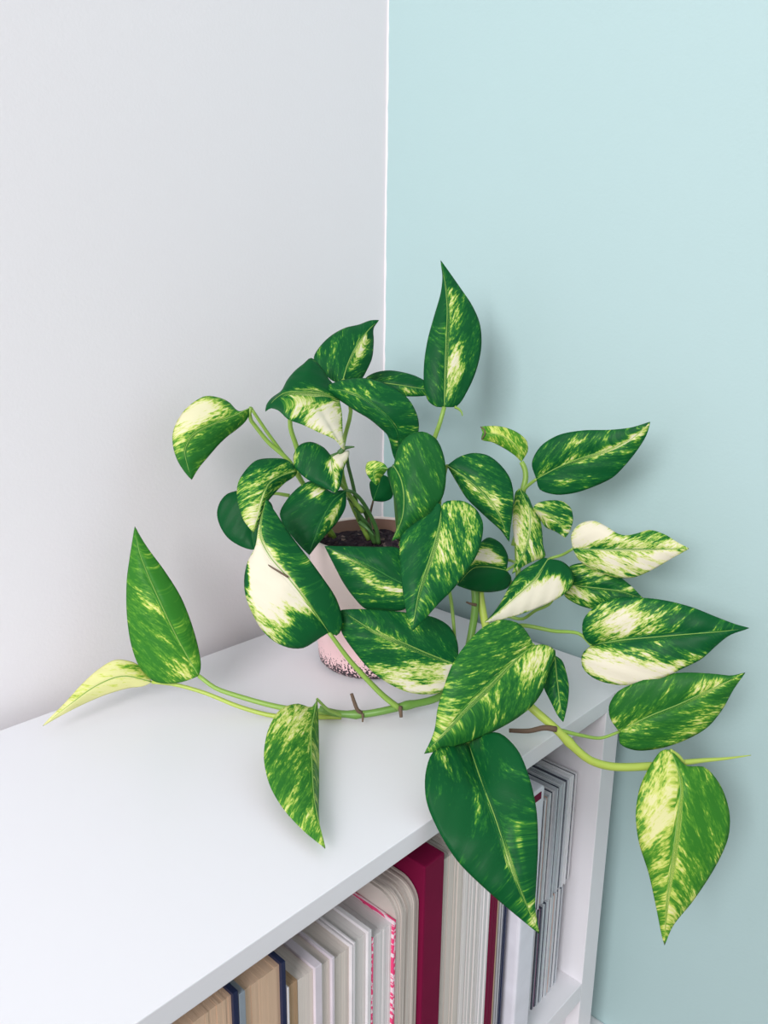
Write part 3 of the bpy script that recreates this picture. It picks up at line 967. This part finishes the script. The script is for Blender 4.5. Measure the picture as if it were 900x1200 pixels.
# folded leaf with the great cream half
cream_leaf = leaf(ZD, [(650, 906), (560, 775), (470, 660), (372, 535), (262, 410), (192, 260), (235, 25)],
     [(600, 935), (560, 963), (480, 1008), (390, 1008), (290, 965), (210, 890), (145, 780), (100, 660), (92, 550), (115, 440), (165, 345), (180, 250)],
     [(705, 925), (738, 850), (725, 760), (690, 670), (610, 550), (500, 400), (400, 270), (300, 120)],
     [56.2, 55.2, 54.8, 55, 55.6, 56.6], 0.8, 0.9, bulge=0.3, bias=-0.15, patches=[(0.55, 0.45, 0.3, 0.55, 1.1), (0.12, 0.5, 0.16, 0.6, -0.45), (0.35, 0.08, 0.3, 0.12, 0.5), (0.6, 0.95, 0.08, 0.15, -0.7), (0.5, -0.6, 0.6, 0.4, -0.12)],
     pet=zz(ZH, [(490, 1000, 58.3), (400, 930, 58), (300, 830, 57.5), (200, 720, 57)]), pr=0.2, label='folded leaf with a great cream half')
# left vine: upright, yellow and folded leaf
leaf(Z5, [(482, 480), (420, 370), (372, 270), (332, 180), (306, 110), (295, 42)],
     [(440, 496), (395, 503), (350, 495), (310, 455), (285, 390), (272, 300), (272, 200), (281, 130), (289, 80)],
     [(488, 455), (485, 420), (465, 340), (430, 250), (380, 170), (332, 105), (307, 65)],
     [59, 58.2, 57.8, 58, 58.6], 0.6, 0.8, bias=-0.24, tone=0.75, patches=[(0.1, 0.6, 0.1, 0.5, 0.35), (0.55, 0.35, 0.25, 0.3, 0.15)],
     pet=zz(Z5, [(880, 588, 58.6), (800, 582, 58.6), (720, 572, 58.6), (600, 540, 58.8), (530, 515, 58.9)]), pr=0.2, label='upright bright green leaf at the end of the left vine')
leaf(Z5, [(345, 498), (260, 480), (180, 510), (110, 560), (25, 627)],
     [(330, 475), (300, 445), (240, 433), (190, 460), (140, 505), (90, 560), (45, 605)], [(320, 510), (280, 515), (210, 535), (150, 560), (90, 590)],
     [59.6, 58.6, 57.6, 56.6, 56], 0.8, 0.3, bias=0.5, tone=1.0, patches=[(0.12, 0.5, 0.2, 0.8, -0.3)], rib='midrib',
     pet=zz(Z5, [(900, 600, 58.9), (700, 597, 59), (600, 570, 59.2), (500, 530, 59.4), (410, 505, 59.6)]), pr=0.17, pmat='vine_young', label='yellowing leaf at the end of the left vine')
leaf(Z5, [(829, 548), (812, 640), (814, 740), (822, 850), (853, 986)],
     [(815, 572), (770, 562), (720, 580), (685, 640), (673, 720), (690, 800), (730, 870), (790, 935)],
     [(832, 600), (834, 700), (834, 800), (834, 900), (841, 950)],
     [56.4, 53, 49.5, 46.5, 44.2], 0.5, 1.6, bulge=0.2, bias=-0.06, tone=0.5, patches=[(0.1, 0.6, 0.2, 0.6, 0.2)],
     pet=[(400, 838, 58.5), (385, 832, 57.6)], pr=0.13, label='folded leaf sloping down to the shelf top from the left vine')

# ---- vines, roots and sheaths
tube('vine', [at(488, 642, 64.5), at(506, 620, 63.2), at(530, 640, 61.5), at(556, 690, 60.5), at(552, 745, 60.5), at(535, 800, 60), at(512, 818, 59.2),
              at(475, 827, 58.6), at(445, 834, 58.4), at(425, 837, 58.5), at(395, 836, 58.6), at(374, 831, 58.6)], 0.3, 0.26, M['vine'], plant, n=80, sides=10,
     swell=[(0.755, 0.3, 0.015), (0.9, 0.35, 0.012)])
tube('vine', [at(495, 638, 64), at(525, 608, 62.5), at(560, 660, 61.2), at(563, 700, 61), at(572, 745, 60), at(590, 795, 57.5), at(615, 822, 56), at(650, 853, 55.5), at(690, 890, 55.8),
              at(715, 898, 56.2), at(760, 898, 56.6), at(800, 894, 56.8)], 0.3, 0.28, M['vine_young'], plant, n=80, sides=10, swell=[(0.72, 0.25, 0.012)])
tube('vine', [at(492, 632, 65.5), at(520, 610, 64), at(575, 650, 62.5), at(605, 690, 62), at(606, 640, 62), at(604, 590, 62)], 0.24, 0.2, M['petiole'], plant, n=40)
tube('stem', [at(392, 630, 66.6), at(366, 585, 65.2), at(335, 537, 63.8), at(312, 505, 62.6), at(294, 478, 61.6)], 0.2, 0.12, M['petiole'], plant, n=24)
tube('stem', [at(436, 632, 66.5), at(428, 600, 65.6), at(408, 584, 64)], 0.22, 0.14, M['petiole_dark'], plant, n=16)
tube('stem', [at(440, 636, 66), at(432, 618, 65), at(415, 595, 63.5)], 0.25, 0.1, M['petiole_dark'], plant, n=16)
tube('growing_tip', [at(798, 894, 56.6), at(825, 891, 56.8), at(850, 889, 57), at(880, 885, 57.2)], 0.22, 0.03, M['vine_young'], plant, n=16)
tube('aerial_root', [at(*q) for q in zz(Z6, [(368, 160, 55.2), (340, 156, 55.1), (300, 164, 55), (250, 163, 55)])], 0.2, 0.14, M['root'], plant, n=16)
tube('aerial_root', [at(*q) for q in zz(ZH, [(268, 1028, 58.4), (245, 1010, 58.2), (228, 970, 58.1), (210, 915, 58)])], 0.16, 0.12, M['root'], plant, n=14)
tube('aerial_root', [at(*q) for q in zz(ZH, [(494, 990, 58.2), (498, 1025, 58), (500, 1052, 58)])], 0.16, 0.12, M['root'], plant, n=8)
tube('aerial_root', [at(*q) for q in zz(ZH, [(274, 1030, 58.2), (276, 1060, 58.1), (274, 1080, 58.1)])], 0.1, 0.06, M['root'], plant, n=8)
tube('aerial_root', [at(*q) for q in zz(ZE, [(620, 985, 60.2), (595, 980, 60), (568, 970, 60)])], 0.13, 0.06, M['root'], plant, n=8)
tube('sheath', [at(*q) for q in zz(ZC, [(440, 205, 60.6), (465, 178, 60.4), (500, 170, 60.3), (527, 168, 60.3)])], 0.24, 0.05, M['petiole_dark'], plant, n=12)
tube('sheath', [at(*q) for q in zz(Z2, [(338, 560, 62.6), (352, 568, 62.6), (362, 578, 62.6), (366, 592, 62.6)])], 0.12, 0.05, M['petiole'], plant, n=10)
tube('sheath', [at(*q) for q in zz(ZC, [(560, 610, 64.5), (600, 645, 64), (642, 690, 64)])], 0.22, 0.05, M['petiole_dark'], plant, n=12)
slit_shadow = tube('slit_shadow', [at(*q) for q in zz(ZD, [(180, 368, 55.75), (208, 425, 55.3), (262, 470, 54.95), (330, 512, 54.7), (380, 542, 54.65)])], 0.03, 0.07, M['root'], cream_leaf, n=16, sides=6)  # grey-brown strand painted in for the thin shadow line of a slit
slit_shadow['label'] = 'slit with its shadow line laid on as a grey-brown strand'
dry = tube('dried_edge', [at(*q) for q in zz(ZE, [(645, 47, 61.9), (664, 62, 61.7), (668, 82, 61.6), (650, 113, 61.9)])], 0.06, 0.05, M['root'], torn_leaf, n=14, sides=6)
dry['label'] = 'dry brown torn edge'
